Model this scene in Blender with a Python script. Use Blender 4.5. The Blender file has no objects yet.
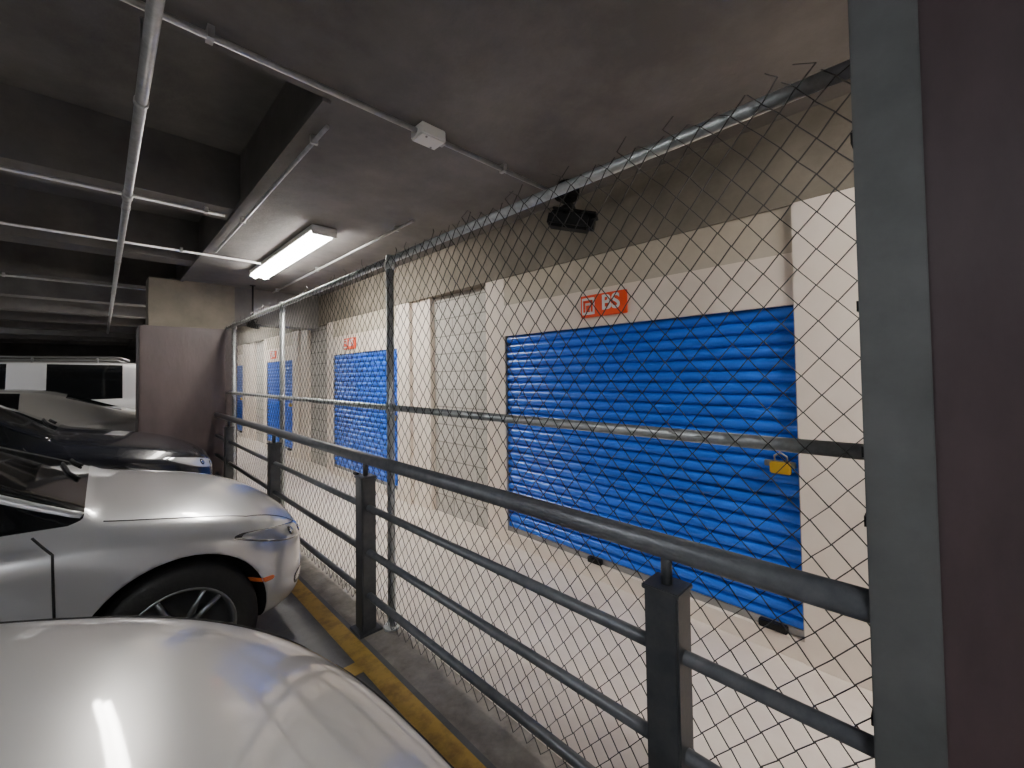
import bpy, bmesh, math, random
from mathutils import Vector, Matrix
from mathutils.bvhtree import BVHTree
random.seed(7)
C=bpy.context.scene.collection
# ---------------------------------------------------------------- materials
def nodes(name):
    m=bpy.data.materials.new(name); m.use_nodes=True
    nt=m.node_tree; b=nt.nodes['Principled BSDF']; return m,nt,b
def pmat(name,col,rough=.5,metal=0,coat=0,emit=0,ecol=None,spec=None):
    m,nt,b=nodes(name)
    b.inputs['Base Color'].default_value=(*col,1); b.inputs['Roughness'].default_value=rough
    b.inputs['Metallic'].default_value=metal; b.inputs['Coat Weight'].default_value=coat
    b.inputs['Coat Roughness'].default_value=.05
    if spec is not None: b.inputs['Specular IOR Level'].default_value=spec
    if emit:
        b.inputs['Emission Color'].default_value=(*(ecol or col),1); b.inputs['Emission Strength'].default_value=emit
    return m
def nmat(name,c1,c2,scale=3,rough=.7,bump=.15,bscale=40,metal=0,detail=8,lo=.35,hi=.65,coat=0,rv=.1,stretch=None):
    m,nt,b=nodes(name); N=nt.nodes; L=nt.links
    tc=N.new('ShaderNodeTexCoord'); mp=N.new('ShaderNodeMapping'); L.new(tc.outputs['Object'],mp.inputs[0])
    if stretch: mp.inputs['Scale'].default_value=stretch
    n=N.new('ShaderNodeTexNoise'); n.inputs['Scale'].default_value=scale; n.inputs['Detail'].default_value=detail
    n.inputs['Roughness'].default_value=.65
    L.new(mp.outputs[0],n.inputs['Vector'])
    r=N.new('ShaderNodeValToRGB'); r.color_ramp.elements[0].position=lo; r.color_ramp.elements[1].position=hi
    r.color_ramp.elements[0].color=(*c1,1); r.color_ramp.elements[1].color=(*c2,1)
    L.new(n.outputs[0],r.inputs[0]); L.new(r.outputs[0],b.inputs['Base Color'])
    mr=N.new('ShaderNodeMapRange'); mr.inputs[3].default_value=rough-rv; mr.inputs[4].default_value=rough+rv
    L.new(n.outputs[0],mr.inputs[0]); L.new(mr.outputs[0],b.inputs['Roughness'])
    n2=N.new('ShaderNodeTexNoise'); n2.inputs['Scale'].default_value=bscale; n2.inputs['Detail'].default_value=4
    L.new(mp.outputs[0],n2.inputs['Vector'])
    bp=N.new('ShaderNodeBump'); bp.inputs['Strength'].default_value=bump; bp.inputs['Distance'].default_value=.01
    L.new(n2.outputs[0],bp.inputs['Height']); L.new(bp.outputs[0],b.inputs['Normal'])
    b.inputs['Metallic'].default_value=metal; b.inputs['Coat Weight'].default_value=coat
    return m
def blockmat(name):
    m,nt,b=nodes(name); N=nt.nodes; L=nt.links
    tc=N.new('ShaderNodeTexCoord'); s=N.new('ShaderNodeSeparateXYZ'); c=N.new('ShaderNodeCombineXYZ')
    L.new(tc.outputs['Object'],s.inputs[0]); L.new(s.outputs[1],c.inputs[0]); L.new(s.outputs[2],c.inputs[1])
    br=N.new('ShaderNodeTexBrick'); L.new(c.outputs[0],br.inputs['Vector'])
    br.inputs['Scale'].default_value=1; br.inputs['Brick Width'].default_value=.4; br.inputs['Row Height'].default_value=.2
    br.inputs['Mortar Size'].default_value=.007
    br.inputs['Color1'].default_value=(.62,.59,.54,1); br.inputs['Color2'].default_value=(.70,.67,.62,1); br.inputs['Mortar'].default_value=(.36,.34,.31,1)
    n=N.new('ShaderNodeTexNoise'); n.inputs['Scale'].default_value=25; n.inputs['Detail'].default_value=8
    L.new(tc.outputs['Object'],n.inputs['Vector'])
    mx=N.new('ShaderNodeMix'); mx.data_type='RGBA'; mx.blend_type='MULTIPLY'; mx.inputs[0].default_value=.45
    L.new(br.outputs[0],mx.inputs[6]); L.new(n.outputs[0],mx.inputs[7]); L.new(mx.outputs[2],b.inputs['Base Color'])
    bp=N.new('ShaderNodeBump'); bp.inputs['Strength'].default_value=.4; bp.inputs['Distance'].default_value=.01
    L.new(n.outputs[0],bp.inputs['Height']); L.new(bp.outputs[0],b.inputs['Normal']); b.inputs['Roughness'].default_value=.85
    return m
M_ceil=nmat('concrete_ceiling',(.12,.112,.105),(.205,.192,.18),1.6,.85,.25,30)
M_wallw=nmat('warm_white_paint',(.79,.695,.61),(.86,.775,.695),2.5,.6,.08,60)
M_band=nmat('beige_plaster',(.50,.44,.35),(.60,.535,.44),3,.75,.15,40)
M_beam=nmat('beam_concrete',(.165,.145,.115),(.26,.23,.185),2,.85,.25,30)
M_block=blockmat('concrete_block')
M_floor=nmat('garage_floor',(.10,.10,.105),(.17,.17,.17),4,.5,.2,80)
M_strip2=nmat('gutter_concrete',(.20,.185,.165),(.36,.33,.29),9,.85,.4,50)
M_sfloor=nmat('storage_floor',(.66,.58,.515),(.77,.70,.63),3,.55,.15,70)
M_yel=nmat('yellow_paint',(.34,.21,.05),(.62,.40,.09),12,.6,.2,60,lo=.3,hi=.55)
M_col=nmat('maroon_column_paint',(.045,.028,.032),(.085,.056,.061),2.2,.5,.2,25,stretch=(1,1,.35))
M_colf=nmat('maroon_wall_paint',(.055,.038,.038),(.092,.068,.066),2.2,.5,.2,25,stretch=(1,1,.35))
M_strip=nmat('grey_column_edge',(.08,.085,.087),(.115,.12,.122),5,.5,.12,30)
M_rail=nmat('rail_paint',(.115,.125,.14),(.165,.175,.19),20,.38,.05,60,metal=.3)
M_post=nmat('post_paint',(.06,.065,.072),(.09,.095,.102),15,.42,.05,60,metal=.3)
M_galv=nmat('galvanised_steel',(.40,.43,.43),(.58,.61,.61),30,.4,.05,60,metal=.7)
M_wire=pmat('fence_wire',(.06,.06,.058),.5,.6)  # galvanised wire; its backlit darkness is put into the base colour
M_conduit=nmat('conduit_steel',(.40,.40,.40),(.54,.54,.54),20,.4,.05,60,metal=.6)
M_blue=pmat('blue_shutter_enamel',(.010,.135,.72),.33,0,.25)
M_white=pmat('white_enamel',(.8,.8,.78),.4)
M_tube=pmat('tube_glow',(1,1,1),.4,emit=68,ecol=(1,.95,.875))
M_tubec=pmat('fill_tube_glow',(1,1,1),.4,emit=38,ecol=(.96,.975,1))  # glow of the unseen garage fixtures added as fill
M_sign=pmat('sign_red',(.90,.085,.015),.4)
M_signw=pmat('sign_white',(.85,.85,.85),.4)
M_black=pmat('black_plastic',(.005,.005,.0055),.55,spec=.25)
M_brass=pmat('yellow_lock',(.60,.38,.03),.35,.4)
M_grey=pmat('grey_metal',(.3,.3,.3),.4,.8)
M_rub=nmat('tire_rubber',(.012,.012,.012),(.022,.022,.022),20,.75,.2,60)
M_rim=pmat('alloy_rim',(.24,.25,.26),.35,.9)
M_glass=pmat('car_glass',(.008,.009,.010),.05,0,coat=.3)
M_well=pmat('wheel_well',(.006,.006,.006),.9)
M_seam=pmat('panel_gap',(.01,.01,.01),.8)
M_lens=pmat('headlamp_lens',(.50,.51,.53),.12,.4,coat=1)
M_lensd=pmat('headlamp_dark',(.04,.04,.045),.15,.3,coat=1)
M_chrome=pmat('chrome',(.8,.8,.8),.1,1)
M_orange=pmat('orange_marker',(.85,.16,.02),.25,coat=.8)
M_redl=pmat('tail_lamp',(.45,.01,.01),.2,coat=1)
M_plate=pmat('licence_plate',(.75,.75,.72),.5)
# ---------------------------------------------------------------- mesh helpers
class MB:
    def __init__(s): s.bm=bmesh.new(); s.mats=[]
    def mi(s,m):
        if m not in s.mats: s.mats.append(m)
        return s.mats.index(m)
    def box(s,x0,x1,y0,y1,z0,z1,m,bev=0):
        i=s.mi(m)
        r=bmesh.ops.create_cube(s.bm,size=1)
        for v in r['verts']:
            v.co=Vector(((x0+x1)/2+v.co.x*(x1-x0),(y0+y1)/2+v.co.y*(y1-y0),(z0+z1)/2+v.co.z*(z1-z0)))
        fs=set(f for v in r['verts'] for f in v.link_faces)
        if bev:
            es=list(set(e for v in r['verts'] for e in v.link_edges))
            q=bmesh.ops.bevel(s.bm,geom=es,offset=bev,segments=2,affect='EDGES')
            fs=set(q['faces'])|set(f for f in fs if f.is_valid)
            for f in q['faces']: fs.add(f)
            vs=set(v for f in fs for v in f.verts); fs=set(f for v in vs for f in v.link_faces)
        for f in fs: f.material_index=i
        return s
    def tube(s,pts,r,m,n=16,cap=True,smooth=True):
        i=s.mi(m); pts=[Vector(p) for p in pts]; rings=[]
        for k,p in enumerate(pts):
            a=pts[max(k-1,0)]; b=pts[min(k+1,len(pts)-1)]; d=(b-a).normalized()
            u=Vector((0,0,1)) if abs(d.z)<.9 else Vector((1,0,0))
            e1=d.cross(u).normalized(); e2=d.cross(e1)
            rr=r[k] if isinstance(r,(list,tuple)) else r
            rings.append([s.bm.verts.new(p+rr*(math.cos(t)*e1+math.sin(t)*e2)) for t in [2*math.pi*j/n for j in range(n)]])
        for a,b in zip(rings,rings[1:]):
            for j in range(n):
                f=s.bm.faces.new((a[j],a[(j+1)%n],b[(j+1)%n],b[j])); f.material_index=i; f.smooth=smooth
        if cap:
            for q in (rings[0],rings[-1]):
                f=s.bm.faces.new(q); f.material_index=i
        return s
    def lathe(s,prof,m,c,axis='y',n=40,sgn=1):
        i=s.mi(m); rings=[]
        for (r,a) in prof:
            ring=[]
            for j in range(n):
                t=2*math.pi*j/n
                ring.append(s.bm.verts.new(Vector(c)+Vector((r*math.cos(t),sgn*a,r*math.sin(t)))))
            rings.append(ring)
        for a,b in zip(rings,rings[1:]):
            for j in range(n):
                f=s.bm.faces.new((a[j],a[(j+1)%n],b[(j+1)%n],b[j])); f.material_index=i; f.smooth=True
        return s
    def obj(s,name,parent=None,recalc=True):
        if recalc: bmesh.ops.recalc_face_normals(s.bm,faces=s.bm.faces[:])
        me=bpy.data.meshes.new(name); s.bm.to_mesh(me); s.bm.free()
        for m in s.mats: me.materials.append(m)
        o=bpy.data.objects.new(name,me); C.objects.link(o)
        if parent: o.parent=parent
        return o
def empty(name,loc=(0,0,0),rz=0):
    e=bpy.data.objects.new(name,None); e.location=loc; e.rotation_euler=(0,0,rz); C.objects.link(e); return e

H=1.55
XR=1.18; XF=1.30; XW=2.70; ZC=2.95
# ---------------------------------------------------------------- room
MB().box(-14,1.13,-7,26,-.2,0,M_floor).obj('floor')
MB().box(1.13,1.34,-7,26,-.2,0,M_strip2).obj('floor_gutter')
MB().box(1.34,3.1,-7,26,-.2,0,M_sfloor).obj('floor_storage')
b=MB()
b.box(.82,3.1,-7,26,ZC,3.5,M_ceil)
b.box(-14,.82,-7,2.12,ZC,3.5,M_ceil)
b.box(-14,.82,2.12,26,3.42,3.6,M_ceil)
y=4.05
while y<25:
    b.box(-14,.82,y,y+.32,ZC,3.42,M_ceil); y+=2.1
for x in (-3.4,-6.6,-9.8):
    b.box(x,x+.35,2.12,26,ZC+.002,3.42,M_ceil)
b.obj('ceiling')
MB().box(.78,.82,2.12,26,ZC-.02,ZC+.02,M_ceil).obj('trim_1')
units=[(.545,2.855),(4.85,6.92),(8.94,10.75),(13.0,15.1)]
b=MB()
ST,SB=1.915,.13
b.box(2.80,3.1,-7,26,0,ZC,M_block)
b.box(2.69,2.80,-7,26,2.46,ZC,M_beam)
for k,(a,c) in enumerate(units):
    if k==0: b.box(2.67,2.80,-7,a,0,2.46,M_wallw)
    else: b.box(2.70,2.80,a-.30,a,0,2.46,M_wallw)
    b.box(2.70,2.80,c,c+.26,0,2.46,M_wallw)
    b.box(2.70,2.80,a,c,ST,2.20,M_wallw)
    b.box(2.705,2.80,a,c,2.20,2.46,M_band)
    b.box(2.68,2.80,a,c,0,SB-.02,M_wallw)
    b.box(2.74,2.80,c+1.3,c+1.71,0,2.46,M_wallw)
b.obj('wall_right')
MB().box(-14,3.1,26,26.3,0,3.5,M_ceil).obj('wall_far')
MB().box(-14,3.1,-7.3,-7,0,3.5,M_ceil).obj('wall_back')
MB().box(-14.3,-14,-7,26,0,3.5,M_ceil).obj('wall_left')
# ---------------------------------------------------------------- shutters
def shutter(a,c,k):
    e=empty('roller_shutter_door',(2.74,(a+c)/2,0))
    w=(c-a)/2; b=MB(); i=b.mi(M_blue); n=25; pitch=(ST-SB)/n; rows=[]
    prof=[(0,.014),(.07,.013),(.12,-.004),(.2,-.013),(.35,-.0185),(.5,-.020),(.65,-.0185),(.8,-.013),(.88,-.004),(.93,.013)]
    for s in range(n):
        for t,x in prof: rows.append((x,SB+(s+t)*pitch))
    rows.append((0,ST))
    vs=[[b.bm.verts.new((x,yy,z)) for yy in (-w,w)] for x,z in rows]
    for p,q in zip(vs,vs[1:]):
        f=b.bm.faces.new((p[0],p[1],q[1],q[0])); f.material_index=i; f.smooth=True
    b.obj('curtain',e)
    b=MB()
    b.box(-.03,.02,-w-.002,-w+.012,SB-.02,ST,M_grey); b.box(-.03,.02,w-.012,w+.002,SB-.02,ST,M_grey)
    b.box(-.03,.02,-w+.013,w-.013,SB-.018,SB+.022,M_grey)
    b.obj('guides',e)
    b=MB()
    b.box(-.07,-.031,-w+.08,-w+.22,SB-.015,SB+.025,M_black,.005)
    b.box(-.07,-.031,w*.1,w*.1+.12,SB-.015,SB+.025,M_black,.005)
    b.obj('bottom_latches',e)
    b=MB()
    b.box(-.055,-.036,-w+.02,-w+.17,1.02,1.055,M_grey,.003)
    b.box(-.075,-.037,-w+.04,-w+.14,.985,1.05,M_brass,.006)
    b.tube([(-.05,-w+.06,1.05),(-.05,-w+.06,1.08),(-.05,-w+.09,1.10),(-.05,-w+.12,1.08),(-.05,-w+.12,1.05)],.006,M_grey,8)
    b.obj('padlock',e)
for k,(a,c) in enumerate(units): shutter(a,c,k)
def text(s,size,mat,parent,loc,ext=.003,off=0.0):
    cu=bpy.data.curves.new('lettering','FONT'); cu.body=s; cu.size=size; cu.extrude=ext; cu.align_x='CENTER'; cu.align_y='CENTER'; cu.offset=off
    o=bpy.data.objects.new('lettering',cu); C.objects.link(o); o.parent=parent; cu.materials.append(mat)
    m=Matrix(((0,0,-1),(-1,0,0),(0,1,0))).to_4x4(); o.matrix_local=Matrix.Translation(loc)@m
def sign(y,z):
    e=empty('wall_sign',(2.70,y,z))
    b=MB(); b.box(-.02,0.0,-.20,.20,-.085,.085,M_sign,.004); b.obj('panel',e)
    b=MB(); b.box(-.024,-.0195,.070,.185,-.065,.065,M_signw,.003); b.obj('icon_field',e)
    b=MB()
    b.box(-.028,-.0235,.085,.170,.025,.045,M_sign); b.box(-.028,-.0235,.085,.10,-.045,.045,M_sign); b.box(-.028,-.0235,.155,.170,-.045,.045,M_sign)
    b.box(-.028,-.0235,.112,.143,-.045,.005,M_sign)
    b.obj('icon',e)
    text('BS',.155,M_signw,e,(-.022,-.07,.008),.003,.003)
sign(1.76,2.07); sign(6.25,2.06); sign(10.2,2.06)
# ---------------------------------------------------------------- columns
b=MB(); b.box(1.15,1.75,-.70,.112,0,ZC,M_col,.006); b.box(1.138,1.15,.012,.118,0,ZC,M_strip,.003)
b.obj('concrete_column')
b=MB(); b.box(.35,1.44,7.25,7.9,0,2.27,M_colf,.01); b.box(.45,1.44,7.45,7.9,2.27,ZC,M_beam)
b.box(1.0,2.68,7.5,7.85,2.40,ZC,M_ceil)
b.obj('concrete_column')
# ---------------------------------------------------------------- guard railing
e=empty('guard_railing',(XR,0,0))
b=MB(); b.tube([(0,.119,1.045),(0,7.2,1.045)],.034,M_rail,24); b.obj('top_rail',e)
for i,z in enumerate((.75,.48,.22)):
    b=MB(); b.tube([(0,.119,z),(0,7.2,z)],.020,M_rail,18); b.obj('rail_%d'%(i+1),e)
for i,y in enumerate((.575,2.52,4.45,6.42)):
    b=MB(); b.box(-.045,.045,y-.05,y+.05,0.012,.93,M_post,.006); b.box(-.07,.07,y-.075,y+.075,0,.012,M_post)
    b.box(-.05,.05,y-.055,y+.055,.925,.94,M_post,.003)
    b.tube([(0,y,.935),(0,y,1.03)],.016,M_post,12)
    b.obj('post_%d'%(i+1),e)
# ---------------------------------------------------------------- chain link fence
e=empty('chain_link_fence',(XF,0,0)); FT=2.285; FM=1.355
b=MB(); b.tube([(0,.119,FT),(0,7.2,FT)],.021,M_galv,18); b.tube([(0,.119,FM),(0,7.2,FM)],.019,M_galv,18)
b.obj('rails',e)
for i,y in enumerate((2.42,4.62,6.75)):
    b=MB(); b.tube([(0,y,0),(0,y,FT+.03)],.024,M_galv,18)
    b.tube([(0,y,FT-.06),(0,y,FT-.01)],.029,M_galv,18); b.tube([(0,y,FM-.03),(0,y,FM+.03)],.029,M_galv,18)
    b.tube([(0,y,0),(0,y,.015)],.05,M_galv,18)
    b.obj('post_%d'%(i+1),e)
b=MB(); wi=b.mi(M_wire); a=.040; st=.046; y0=.125; nw=int((7.18-y0)/a); nk=int(2.355/st)
jit={}
def jn(i,k):
    if (i,k) not in jit:
        s=.35 if k<nk-3 else .7
        jit[(i,k)]=(random.uniform(-.004,.004)*s+.006*math.sin(i*.13+k*.21), random.uniform(-.006,.006)*s+.010*math.sin(i*.21)*(k/nk)+.008*math.sin(i*.07+k*.11))
    return jit[(i,k)]
R=.0015
for i in range(nw):
    prev=None; top=nk-random.choice((0,1,1,1,1))
    for k in range(top+1):
        col=i+((k+i)%2)
        j=jn(col,k); z=.02+k*st+j[1]
        yy=y0+col*a+j[0]
        xx=-.027+(.004 if (k+i)%2 else -.004)*.6
        if k==top: yy+=random.uniform(-.010,.010); xx+=random.uniform(-.012,.012); z-=.02
        ring=[b.bm.verts.new((xx+R*p,yy+R*q,z)) for p,q in ((1,1),(-1,1),(-1,-1),(1,-1))]
        if prev:
            for t in range(4):
                f=b.bm.faces.new((prev[t],prev[(t+1)%4],ring[(t+1)%4],ring[t])); f.material_index=wi
        prev=ring
b.obj('wire_mesh',e,recalc=False)
b=MB()
for z in (.3,.75,1.2,1.36,1.7,2.1):
    b.box(-.035,.01,.112,.135,z-.012,z+.012,M_black)
b.obj('wall_clips',e)
# ---------------------------------------------------------------- ceiling services
b=MB(); zc=ZC-.035
b.tube([(-6,2.0,zc),(2.34,2.0,zc)],.014,M_conduit,14)
for x in (-2,-.8,.3,1.9):
    b.box(x-.012,x+.012,1.975,2.025,zc-.017,ZC-.001,M_conduit)
b.box(1.24,1.40,1.94,2.06,zc-.035,ZC-.001,M_white,.008); b.box(1.40,1.425,1.98,2.02,zc-.02,zc+.02,M_conduit)
b.tube([(1.28,1.96,zc-.034),(1.28,1.96,zc-.04)],.006,M_grey,8); b.tube([(1.36,2.04,zc-.034),(1.36,2.04,zc-.04)],.006,M_grey,8)
b.obj('ceiling_conduit')
b=MB(); b.tube([(.125,-6,ZC-.09),(.125,16,ZC-.09)],.024,M_conduit,18)
for yy in (0.5,2.6,4.28,6.3,8.6,10.5,12.6):
    b.tube([(.125,yy,ZC-.09),(.125,yy,ZC+(.45 if 2.12<yy<4 else -.001))],.006,M_conduit,8); b.tube([(.125,yy-.015,ZC-.09),(.125,yy+.015,ZC-.09)],.029,M_conduit,16)
b.tube([(.125,3.95,ZC-.09),(.125,4.05,ZC-.09)],.031,M_conduit,16)
b.obj('ceiling_pipe')
for yy,x1 in ((4.15,.73),(5.6,1.34),(8.35,.73)):
    b=MB(); b.tube([(-6,yy,zc-.0),(x1,yy,zc-.0)],.013,M_conduit,12)
    for x in (-2.6,-.9,.6): b.box(x-.012,x+.012,yy-.02,yy+.02,zc-.015,ZC-.001,M_conduit)
    b.obj('ceiling_conduit')
b=MB(); b.tube([(.87,2.3,zc),(.87,5.4,zc)],.012,M_conduit,12)
for yy in (2.5,4.2): b.box(.85,.89,yy-.01,yy+.01,zc-.015,ZC-.001,M_conduit)
b.obj('ceiling_conduit')
b=MB(); b.tube([(1.95,3.2,zc),(1.95,7.4,zc)],.012,M_conduit,12); 
for yy in (3.5,5.5,7.2): b.box(1.93,1.97,yy-.01,yy+.01,zc-.015,ZC-.001,M_conduit)
b.obj('ceiling_conduit')
def fixture(x,y0,y1,mat,w=.10,name='fluorescent_light'):
    e=empty(name,(x,(y0+y1)/2,ZC-.003)); l=(y1-y0)/2
    b=MB(); b.box(-w-.015,w+.015,-l,l,-.05,0,M_white,.006)
    b.box(-w-.01,w+.01,-l-.0,-l+.03,-.085,-.045,M_white,.004); b.box(-w-.01,w+.01,l-.03,l,-.085,-.045,M_white,.004); b.obj('housing',e)
    b=MB(); b.tube([(-w*.55,-l+.03,-.075),(-w*.55,l-.03,-.075)],.026,mat,14); b.tube([(w*.55,-l+.03,-.075),(w*.55,l-.03,-.075)],.026,mat,14); b.obj('tubes',e)
    b=MB(); b.box(-w*1.0,w*1.0,-l+.032,l-.032,-.053,-.0495,mat); b.obj('diffuser',e)
fixture(1.47,3.95,6.2,M_tube)
fixture(1.47,10.2,12.4,M_tube)
fixture(1.90,-2.6,-.35,M_tube)  # unseen fixture added to brighten the near shutter wall evenly
fixture(-1.0,-3.4,-1.2,M_tubec)  # added behind the camera, unseen, to light the near bonnet and column front
fixture(-2.8,.2,1.9,M_tubec)  # out-of-view garage fixture, added as fill for the cars
fixture(-3.0,8.6,10.2,M_tubec)  # another added fill fixture, left of the view
fixture(-3.0,16.9,18.3,M_tubec)  # unseen far fixture added to lift the dark background
# security cameras
def seccam(x,y,z,s=1,top=ZC):
    e=empty('security_camera',(x,y,z)); e.scale=(s,s,s); h=(top-z)/s-.002
    b=MB(); b.box(-.05,.05,-.05,.05,.10,.17,M_black,.01); b.tube([(0,0,.13),(0,0,.05)],.022,M_black,14)
    b.tube([(0,0,.16),(0,0,h)],.016,M_black,12); b.tube([(0,0,h-.012),(0,0,h)],.05,M_black,20)
    b.lathe([(0,-.03),(.035,-.03),(.04,0),(.035,.03),(0,.03)],M_black,(0,0,.045),n=20)
    b.obj('bracket',e)
    b=MB(); b.box(-.045,.045,-.13,.10,-.05,.03,M_black,.015); b.box(-.055,.055,-.15,.08,.03,.042,M_black,.004)
    b.tube([(0,-.128,-.01),(0,-.145,-.01)],.033,M_black,20); b.tube([(0,-.144,-.01),(0,-.147,-.01)],.022,M_glass,20)
    o=b.obj('body',e); o.rotation_euler=(.25,0,.5)
    b=MB(); b.tube([(.04,.02,.15),(.09,.05,.11),(.07,.08,.04),(.02,.07,.02)],.008,M_black,8); b.obj('cable',e)
seccam(2.43,1.88,2.68,1.4)
seccam(1.62,7.2,2.35,.8)
# ---------------------------------------------------------------- floor markings
MB().box(1.0,1.10,.2,7.1,0,.003,M_yel).obj('yellow_edge_line')
for y in (-.42,2.17,4.72): MB().box(-4.2,1.0,y,y+.1,0,.003,M_yel).obj('parking_stall_line')
# ---------------------------------------------------------------- cars
SEDAN=[ # x, zb, w, z3, w4,z4, y5,z5, y6,z6, z7
(0.00,.26,.52,.45,.50,.56,.44,.62,.26,.645,.655),
(-.07,.21,.68,.46,.67,.60,.60,.675,.36,.715,.725),
(-.22,.19,.80,.48,.80,.66,.71,.745,.44,.79,.80),
(-.45,.19,.88,.52,.875,.73,.76,.82,.46,.865,.875),
(-.80,.19,.91,.60,.905,.79,.785,.885,.47,.925,.935),
(-1.12,.19,.905,.60,.90,.84,.79,.93,.52,.975,.985),
(-1.22,.19,.905,.58,.90,.855,.80,.945,.70,.985,1.01),
(-1.95,.19,.91,.56,.90,.91,.80,.97,.60,1.35,1.415),
(-2.35,.19,.91,.56,.90,.925,.80,.985,.60,1.395,1.455),
(-2.43,.19,.91,.56,.90,.93,.80,.985,.60,1.395,1.455),
(-3.05,.19,.91,.56,.90,.94,.80,1.0,.58,1.375,1.435),
(-3.35,.19,.91,.58,.90,.945,.80,1.0,.56,1.33,1.39),
(-4.00,.20,.90,.60,.88,.95,.78,1.02,.64,1.06,1.085),
(-4.50,.24,.84,.60,.83,.93,.73,.99,.46,1.03,1.04),
(-4.70,.30,.72,.58,.70,.86,.62,.92,.40,.95,.955)]
SEDSEG=['b','b','b','b','b','b','ws','g','p','g','p','r','b','b']
SUV=[
(0.00,.34,.70,.60,.68,.80,.60,.90,.34,.94,.95),
(-.10,.28,.86,.60,.85,.86,.76,.99,.45,1.04,1.06),
(-.45,.26,.96,.65,.95,.95,.84,1.07,.50,1.12,1.14),
(-1.10,.26,.985,.70,.975,1.02,.87,1.13,.55,1.18,1.20),
(-1.22,.26,.985,.70,.975,1.04,.88,1.15,.78,1.20,1.22),
(-1.85,.26,.99,.70,.975,1.08,.90,1.18,.76,1.80,1.88),
(-2.40,.26,.99,.70,.975,1.09,.90,1.19,.77,1.85,1.94),
(-2.50,.26,.99,.70,.975,1.09,.90,1.19,.77,1.85,1.94),
(-3.34,.26,.99,.70,.975,1.10,.90,1.20,.77,1.87,1.96),
(-3.46,.26,.99,.70,.975,1.10,.90,1.20,.77,1.87,1.96),
(-4.86,.28,.98,.70,.965,1.10,.89,1.20,.76,1.85,1.94),
(-4.98,.28,.97,.70,.955,1.10,.88,1.20,.74,1.84,1.92),
(-5.08,.32,.93,.70,.92,1.08,.85,1.18,.70,1.78,1.86),
(-5.15,.36,.86,.68,.84,1.06,.78,1.14,.60,1.62,1.70)]
SUVSEG=['b','b','b','b','ws','g','p','g','p','g','p','b','b']
def catmull(P,n=6):
    out=[]; N=len(P)
    for i in range(N):
        p0,p1,p2,p3=[Vector(P[(i+k-1)%N]) for k in range(4)]
        for s in range(n):
            t=s/n
            out.append(.5*((2*p1)+(-p0+p2)*t+(2*p0-5*p1+4*p2-p3)*t*t+(-p0+3*p1-3*p2+p3)*t**3))
    return out
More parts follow.
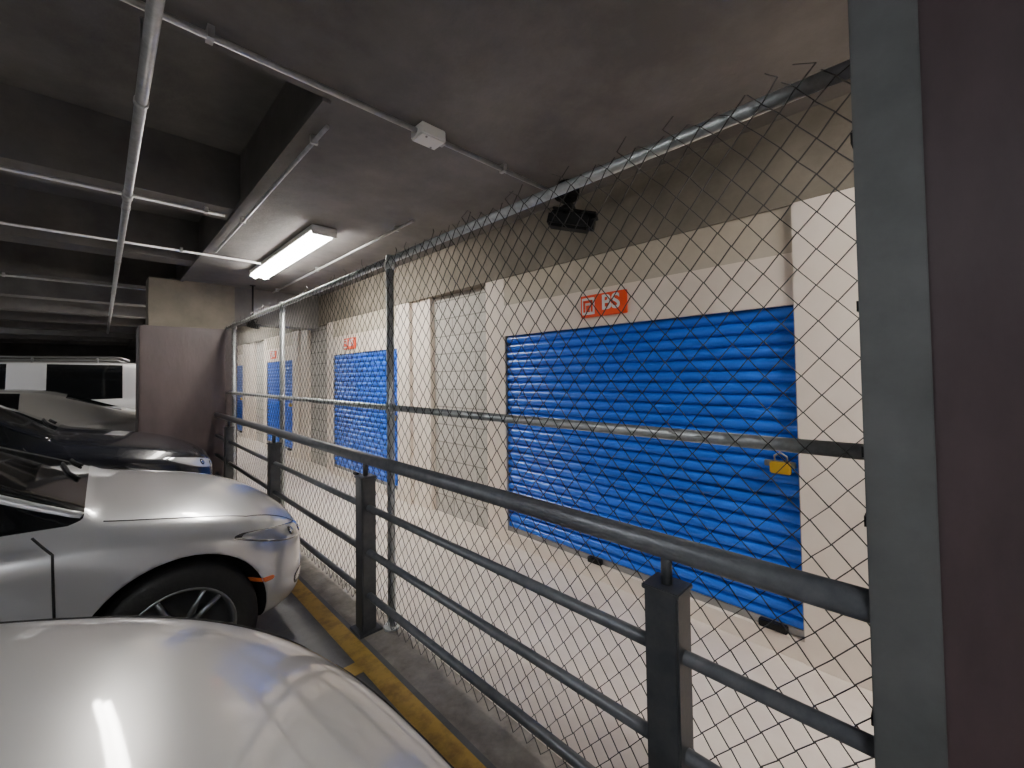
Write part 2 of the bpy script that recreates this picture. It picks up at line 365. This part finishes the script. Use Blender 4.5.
def build_car(loc,rz,paint,ST_,SEG,wx,wr,name='parked_car',suv=False,fx=1.0,zs=1.0):
    # fx: bonnet length factor, zs: height factor above sill
    X=lambda x: x*fx if x>-1.22 else x+1.22*(1-fx)
    Z=lambda z: z if z<.3 else .3+(z-.3)*zs
    ST_=[(X(s[0]),s[1],s[2],Z(s[3]),s[4],Z(s[5]),s[6],Z(s[7]),s[8],Z(s[9]),Z(s[10])) for s in ST_]
    e=empty(name,loc,rz)
    bm=bmesh.new(); cr=bm.edges.layers.float.new('crease_edge'); rings=[]
    for (x,zb,w,z3,w4,z4,y5,z5,y6,z6,z7) in ST_:
        P=[(0,zb),(w*.90,zb),(w*.985,zb+.14),(w,z3),(w4,z4),(y5,z5),(y6,z6),(0,z7)]
        ring=[bm.verts.new((x,p[0],p[1])) for p in P]+[bm.verts.new((x,-p[0],p[1])) for p in P[-2:0:-1]]
        rings.append(ring)
    n=14
    for s,(A,B) in enumerate(zip(rings,rings[1:])):
        for j in range(n):
            f=bm.faces.new((A[j],A[(j+1)%n],B[(j+1)%n],B[j])); f.smooth=True
            q=j if j<7 else 13-j
            t=SEG[s]
            if (q==5 and t in('ws','g')) or (q==6 and t in ('ws','r')): f.material_index=1
    bm.faces.new(rings[0]); bm.faces.new(rings[-1][::-1])
    for s,t in enumerate(SEG):
        for j in (5,9,6,8):
            ed=bm.edges.get((rings[s][j],rings[s+1][j]))
            ed[cr]=.55 if t in('ws','g','p','r') else (.3 if j in(5,9) else 0)
        for j in (4,10): bm.edges.get((rings[s][j],rings[s+1][j]))[cr]=.25
        if t=='ws':
            for ri in (s,s+1):
                for j in (5,6,7,8):
                    ed=bm.edges.get((rings[ri][j],rings[ri][j+1])); ed[cr]=.6
    bmesh.ops.recalc_face_normals(bm,faces=bm.faces[:])
    me=bpy.data.meshes.new('body'); bm.to_mesh(me); bm.free()
    for m in (paint,M_glass,M_well): me.materials.append(m)
    tmp=bpy.data.objects.new('body',me); C.objects.link(tmp)
    md=tmp.modifiers.new('s','SUBSURF'); md.levels=3; md.render_levels=3
    cb=MB()
    cb.mats=[paint,M_glass,M_well]
    for x in wx:
        for sg in (1,-1):
            cb.tube([(x,sg*.60,wr+.01),(x,sg*1.3,wr+.01)],wr*1.13,M_well,48)
    cut=cb.obj('cut')
    bo=tmp.modifiers.new('b','BOOLEAN'); bo.object=cut; bo.operation='DIFFERENCE'; bo.solver='EXACT'
    dg=bpy.context.evaluated_depsgraph_get(); dg.update()
    nm=bpy.data.meshes.new_from_object(tmp.evaluated_get(dg))
    bpy.data.objects.remove(tmp); bpy.data.objects.remove(cut)
    body=bpy.data.objects.new('body',nm); C.objects.link(body); body.parent=e
    bv=BVHTree.FromPolygons([v.co.copy() for v in nm.vertices],[tuple(p.vertices) for p in nm.polygons])
    def proj(o,d,off):
        h=bv.ray_cast(Vector(o),Vector(d).normalized())
        if h[0] is None: return None
        nn=h[1]; 
        if nn.dot(Vector(d))>0: nn=-nn
        return h[0]+nn*off
    def frame(ang,sg):
        out=Vector((math.cos(ang),sg*math.sin(ang),0)); tt=Vector((-math.sin(ang),sg*math.cos(ang),0)); return out,tt
    def patch(outl,ang,sg,mat,off,nm_,parts=8,rings_=7):
        out,tt=frame(ang,sg); pts=catmull([(p[0],Z(p[1])) for p in outl],parts); c=sum(pts,Vector((0,0)))/len(pts)
        b=MB(); mi=b.mi(mat); prev=None
        for k in range(rings_,-1,-1):
            f_=k/rings_; ring=[]
            cnt=pts if k else [c]
            for p in cnt:
                q=c+(p-c)*f_; edge=off if k<rings_ else -.004
                w=proj(tt*q[0]+Vector((0,0,q[1]))+out*4,-out,edge)
                if w is None: w=tt*q[0]+Vector((0,0,q[1]))
                ring.append(b.bm.verts.new(w))
            if prev:
                N=len(prev)
                for j in range(N):
                    if len(ring)==1: f=b.bm.faces.new((prev[j],prev[(j+1)%N],ring[0]))
                    else: f=b.bm.faces.new((prev[j],prev[(j+1)%N],ring[(j+1)%N],ring[j]))
                    f.material_index=mi; f.smooth=True
            prev=ring
        return b.obj(nm_,e)
    def seam(path,dirn,r,nm_,mat=M_seam,off=.0,n=6):
        P=[]
        path=[(X(p[0]),p[1],Z(p[2])) for p in path]
        for a_,b_ in zip(path,path[1:]):
            a_,b_=Vector(a_),Vector(b_)
            for t in range(8): P.append(a_.lerp(b_,t/8))
        P.append(Vector(path[-1]))
        d=Vector(dirn).normalized(); Q=[]
        for p in P:
            w=proj(p-d*3,d,off)
            if w is not None: Q.append(w)
        if len(Q)>2:
            b=MB(); b.tube(Q,r,mat,n); b.obj(nm_,e)
    Wd=max(s[2] for s in ST_); L=-ST_[-1][0]
    if not suv:
        for sg in (1,-1):
            o1=[(.36,.585),(.52,.60),(.72,.645),(.93,.735),(.90,.762),(.74,.735),(.55,.70),(.38,.655)]
            patch(o1,math.pi/4,sg,M_lensd,.003,'headlamp_surround')
            c=Vector((.62,.67)); o2=[tuple(c+(Vector(p)-c)*.9) for p in o1]
            patch(o2,math.pi/4,sg,M_lens,.007,'headlamp')
            for t_,z_,r_ in ((.47,.635,.030),(.60,.665,.034)):
                patch([(t_+r_*math.cos(a),z_+r_*math.sin(a)) for a in [k*math.pi/3 for k in range(6)]],math.pi/4,sg,M_lensd,.010,'lamp_bowl',4,3)
                patch([(t_+.5*r_*math.cos(a),z_+.5*r_*math.sin(a)) for a in [k*math.pi/3 for k in range(6)]],math.pi/4,sg,M_chrome,.012,'lamp_bulb',4,3)
            patch([(.66,.455),(.76,.465),(.76,.488),(.66,.478)],math.pi/3.2,sg,M_orange,.004,'side_marker')
            patch([(.48,.33),(.62,.33),(.64,.40),(.50,.41)],math.pi/5,sg,M_lensd,.003,'fog_lamp')
            d=(0,-sg,0)
            seam([(-1.36,sg*1,.30),(-1.31,sg*1,.55),(-1.32,sg*1,.86),(-1.38,sg*1,.93)],d,.005,'door_seam_front')
            seam([(-2.40,sg*1,.28),(-2.40,sg*1,.6),(-2.42,sg*1,.94)],d,.005,'door_seam_mid')
            seam([(-3.25,sg*1,.50),(-3.42,sg*1,.72),(-3.40,sg*1,.95)],d,.005,'door_seam_rear')
            seam([(-1.36,sg*1,.29),(-2.4,sg*1,.27),(-3.2,sg*1,.30)],d,.004,'sill_seam')
            b=MB()
            for x in (-2.2,-3.15): b.box(X(x)-.09,X(x)+.09,sg*.895-.02,sg*.895+.02,Z(.80),Z(.825),paint,.006)
            b.obj('door_handles',e)
            mx,mz=X(-1.62),Z(1.0)
            b=MB(); b.lathe([(0,-.10),(.045,-.09),(.065,-.05),(.07,0),(.06,.06),(.04,.09),(0,.10)],paint,(mx,sg*1.0,mz),n=20)
            b.tube([(mx,sg*.82,mz-.05),(mx,sg*.95,mz-.015)],.02,M_black,10); b.obj('door_mirror',e)
            seam([(-.10,sg*.60,2),(-.45,sg*.735,2),(-.8,sg*.765,2),(-1.16,sg*.775,2)],(0,0,-1),.003,'hood_seam')
            seam([(-1.24,sg*.76,1.0),(-1.55,sg*.69,1.15),(-1.90,sg*.615,1.33)],(0,-sg*.6,-1),.022,'a_pillar',paint,-.010,10)
        patch([(-.34,.55),(0,.53),(.34,.55),(.38,.60),(.30,.625),(0,.635),(-.30,.625),(-.38,.60)],0,1,M_lensd,.003,'grille')
        patch([(-.5,.30),(0,.28),(.5,.30),(.42,.41),(0,.42),(-.42,.41)],0,1,M_black,.003,'lower_intake')
        b=MB(); b.box(-.005,.012,-.17,.17,.44,.52,M_plate,.004); b.obj('licence_plate',e)
        seam([(-.085,-.55,2),(-.05,-.3,2),(-.045,0,2),(-.05,.3,2),(-.085,.55,2)],(0,0,-1),.003,'hood_front_seam')
        for yy in (-.1,.45):
            seam([(-1.27,yy,2),(-1.31,yy+.1,2),(-1.35,yy+.42,2)],(0,0,-1),.008,'wiper',M_black,.008)
        b=MB(); b.box(ST_[-1][0]+.01,ST_[-1][0]+.10,-.62,-.36,Z(.72),Z(.86),M_redl,.02); b.box(ST_[-1][0]+.01,ST_[-1][0]+.10,.36,.62,Z(.72),Z(.86),M_redl,.02); b.obj('tail_lamps',e)
    else:
        for sg in (1,-1):
            d=(0,-sg,0)
            for xx in (-1.35,-2.45,-3.40): seam([(xx,sg*1.1,.38),(xx,sg*1.1,.8),(xx,sg*1.1,1.14)],d,.006,'door_seam')
            b=MB(); b.tube([(-2.0,sg*.72,1.90),(-2.1,sg*.72,1.965),(-4.6,sg*.72,1.985),(-4.75,sg*.72,1.92)],.018,M_grey,10)
            for x in (-2.6,-3.5,-4.3): b.tube([(x,sg*.72,1.88),(x,sg*.72,1.975)],.018,M_grey,8)
            b.obj('roof_rail',e)
            b=MB(); b.box(-5.13,-5.0,sg*.85-.05,sg*.85+.05,1.05,1.55,M_redl,.03); b.obj('tail_lamp',e)
            b=MB(); b.box(-.18,-.04,sg*.72-.12,sg*.72+.12,.80,.95,M_lens,.03); b.obj('headlamp',e)
            b=MB(); b.box(-1.62,-1.42,sg*1.08-.1,sg*1.08+.1,1.13,1.30,paint,.03); b.tube([(-1.5,sg*.93,1.2),(-1.5,sg*1.02,1.2)],.03,M_black,10); b.obj('door_mirror',e)
            b=MB()
            for x in (-2.25,-3.25): b.box(x-.1,x+.1,sg*.98-.02,sg*.98+.02,1.0,1.03,M_chrome,.006)
            b.obj('door_handles',e)
            b=MB(); b.tube([(-1.20,sg*.87,1.19),(-1.50,sg*.83,1.50),(-1.85,sg*.775,1.81)],.04,paint,10); b.obj('a_pillar',e)
        b=MB(); b.box(-5.17,-5.10,-.60,.60,1.28,1.62,M_glass,.02); b.box(-5.22,-5.0,-.88,.88,.45,.68,paint,.04); b.box(-5.18,-5.12,-.25,.25,.85,1.0,M_plate,.01); b.obj('tailgate_parts',e)
        b=MB(); b.box(-.03,.03,-.5,.5,.62,.88,M_lensd,.02)
        for z in (.68,.75,.82): b.box(.02,.04,-.48,.48,z-.012,z+.012,M_chrome)
        b.obj('grille',e)
    for x in wx:
        for sg in (1,-1):
            c=(x,sg*(Wd-.03),wr); b=MB(); k=wr/.33
            prof=[(.225*k,-.20),(.30*k,-.205),(.322*k,-.19),(.330*k,-.15),(.330*k,-.05),(.322*k,-.01),(.30*k,.004),(.25*k,.006),(.225*k,0)]
            b.lathe(prof,M_rub,c,sgn=sg,n=48)
            b.lathe([(.228*k,-.18),(.228*k,0),(.215*k,.002),(.205*k,-.02),(.20*k,-.16),(0,-.16)],M_rim,c,sgn=sg,n=48)
            b.lathe([(0,-.01),(.03,-.01),(.045,-.02),(.05,-.06)],M_rim,c,sgn=sg,n=24)
            for q in range(10):
                a=q*2*math.pi/10+(.12 if q%2 else -.12)
                r0,r1=.03*k,.212*k
                P=[(c[0]+r*math.cos(a),c[1]+sg*dy,c[2]+r*math.sin(a)) for r,dy in ((r0,-.03),((r0+r1)/2,-.025),(r1,-.012))]
                b.tube(P,[.017,.014,.012],M_rim,8)
            b.obj('wheel',e)
    return e
P_white=pmat('pearl_white_paint',(.80,.795,.79),.28,.10,coat=1)
P_silver=pmat('silver_paint',(.66,.67,.69),.28,.45,coat=1)
P_black=pmat('black_paint',(.006,.007,.011),.25,0,coat=.5,spec=.3)
P_grey=pmat('champagne_paint',(.50,.49,.47),.3,.4,coat=1)
P_suv=pmat('white_paint',(.78,.78,.78),.3,.0,coat=1)
build_car((.50,.53,0),0,P_white,SEDAN,SEDSEG,(-.82,-3.62),.37,fx=.88,zs=1.385)
build_car((.93,3.42,0),0,P_silver,SEDAN,SEDSEG,(-.65,-3.38),.33,fx=.79,zs=.975)
build_car((.88,5.95,0),0,P_black,SEDAN,SEDSEG,(-.82,-3.55),.36,fx=.95,zs=1.14)
build_car((-3.75,9.0,0),math.pi,P_grey,SEDAN,SEDSEG,(-.82,-3.72),.34,fx=1,zs=1.03)
build_car((-4.35,11.7,0),math.pi,P_suv,SUV,SUVSEG,(-.95,-4.0),.39,suv=True,name='parked_suv')
# ---------------------------------------------------------------- world & camera
w=bpy.data.worlds.new('world'); bpy.context.scene.world=w; w.use_nodes=True
w.node_tree.nodes['Background'].inputs[0].default_value=(.05,.055,.06,1); w.node_tree.nodes['Background'].inputs[1].default_value=.5
cam=bpy.data.cameras.new('camera'); co=bpy.data.objects.new('camera',cam); C.objects.link(co)
F=420; cam.sensor_width=36; cam.lens=36*F/1024; cam.clip_start=.02; cam.shift_y=-20/1024
th=math.radians(44.4); p=math.radians(1.5)
fw=Vector((math.sin(th)*math.cos(p),math.cos(th)*math.cos(p),math.sin(p)))
q=fw.to_track_quat('-Z','Y').to_matrix().to_4x4()@Matrix.Rotation(math.radians(-.8),4,'Z')
co.matrix_world=Matrix.Translation((0,0,H))@q
bpy.context.scene.camera=co
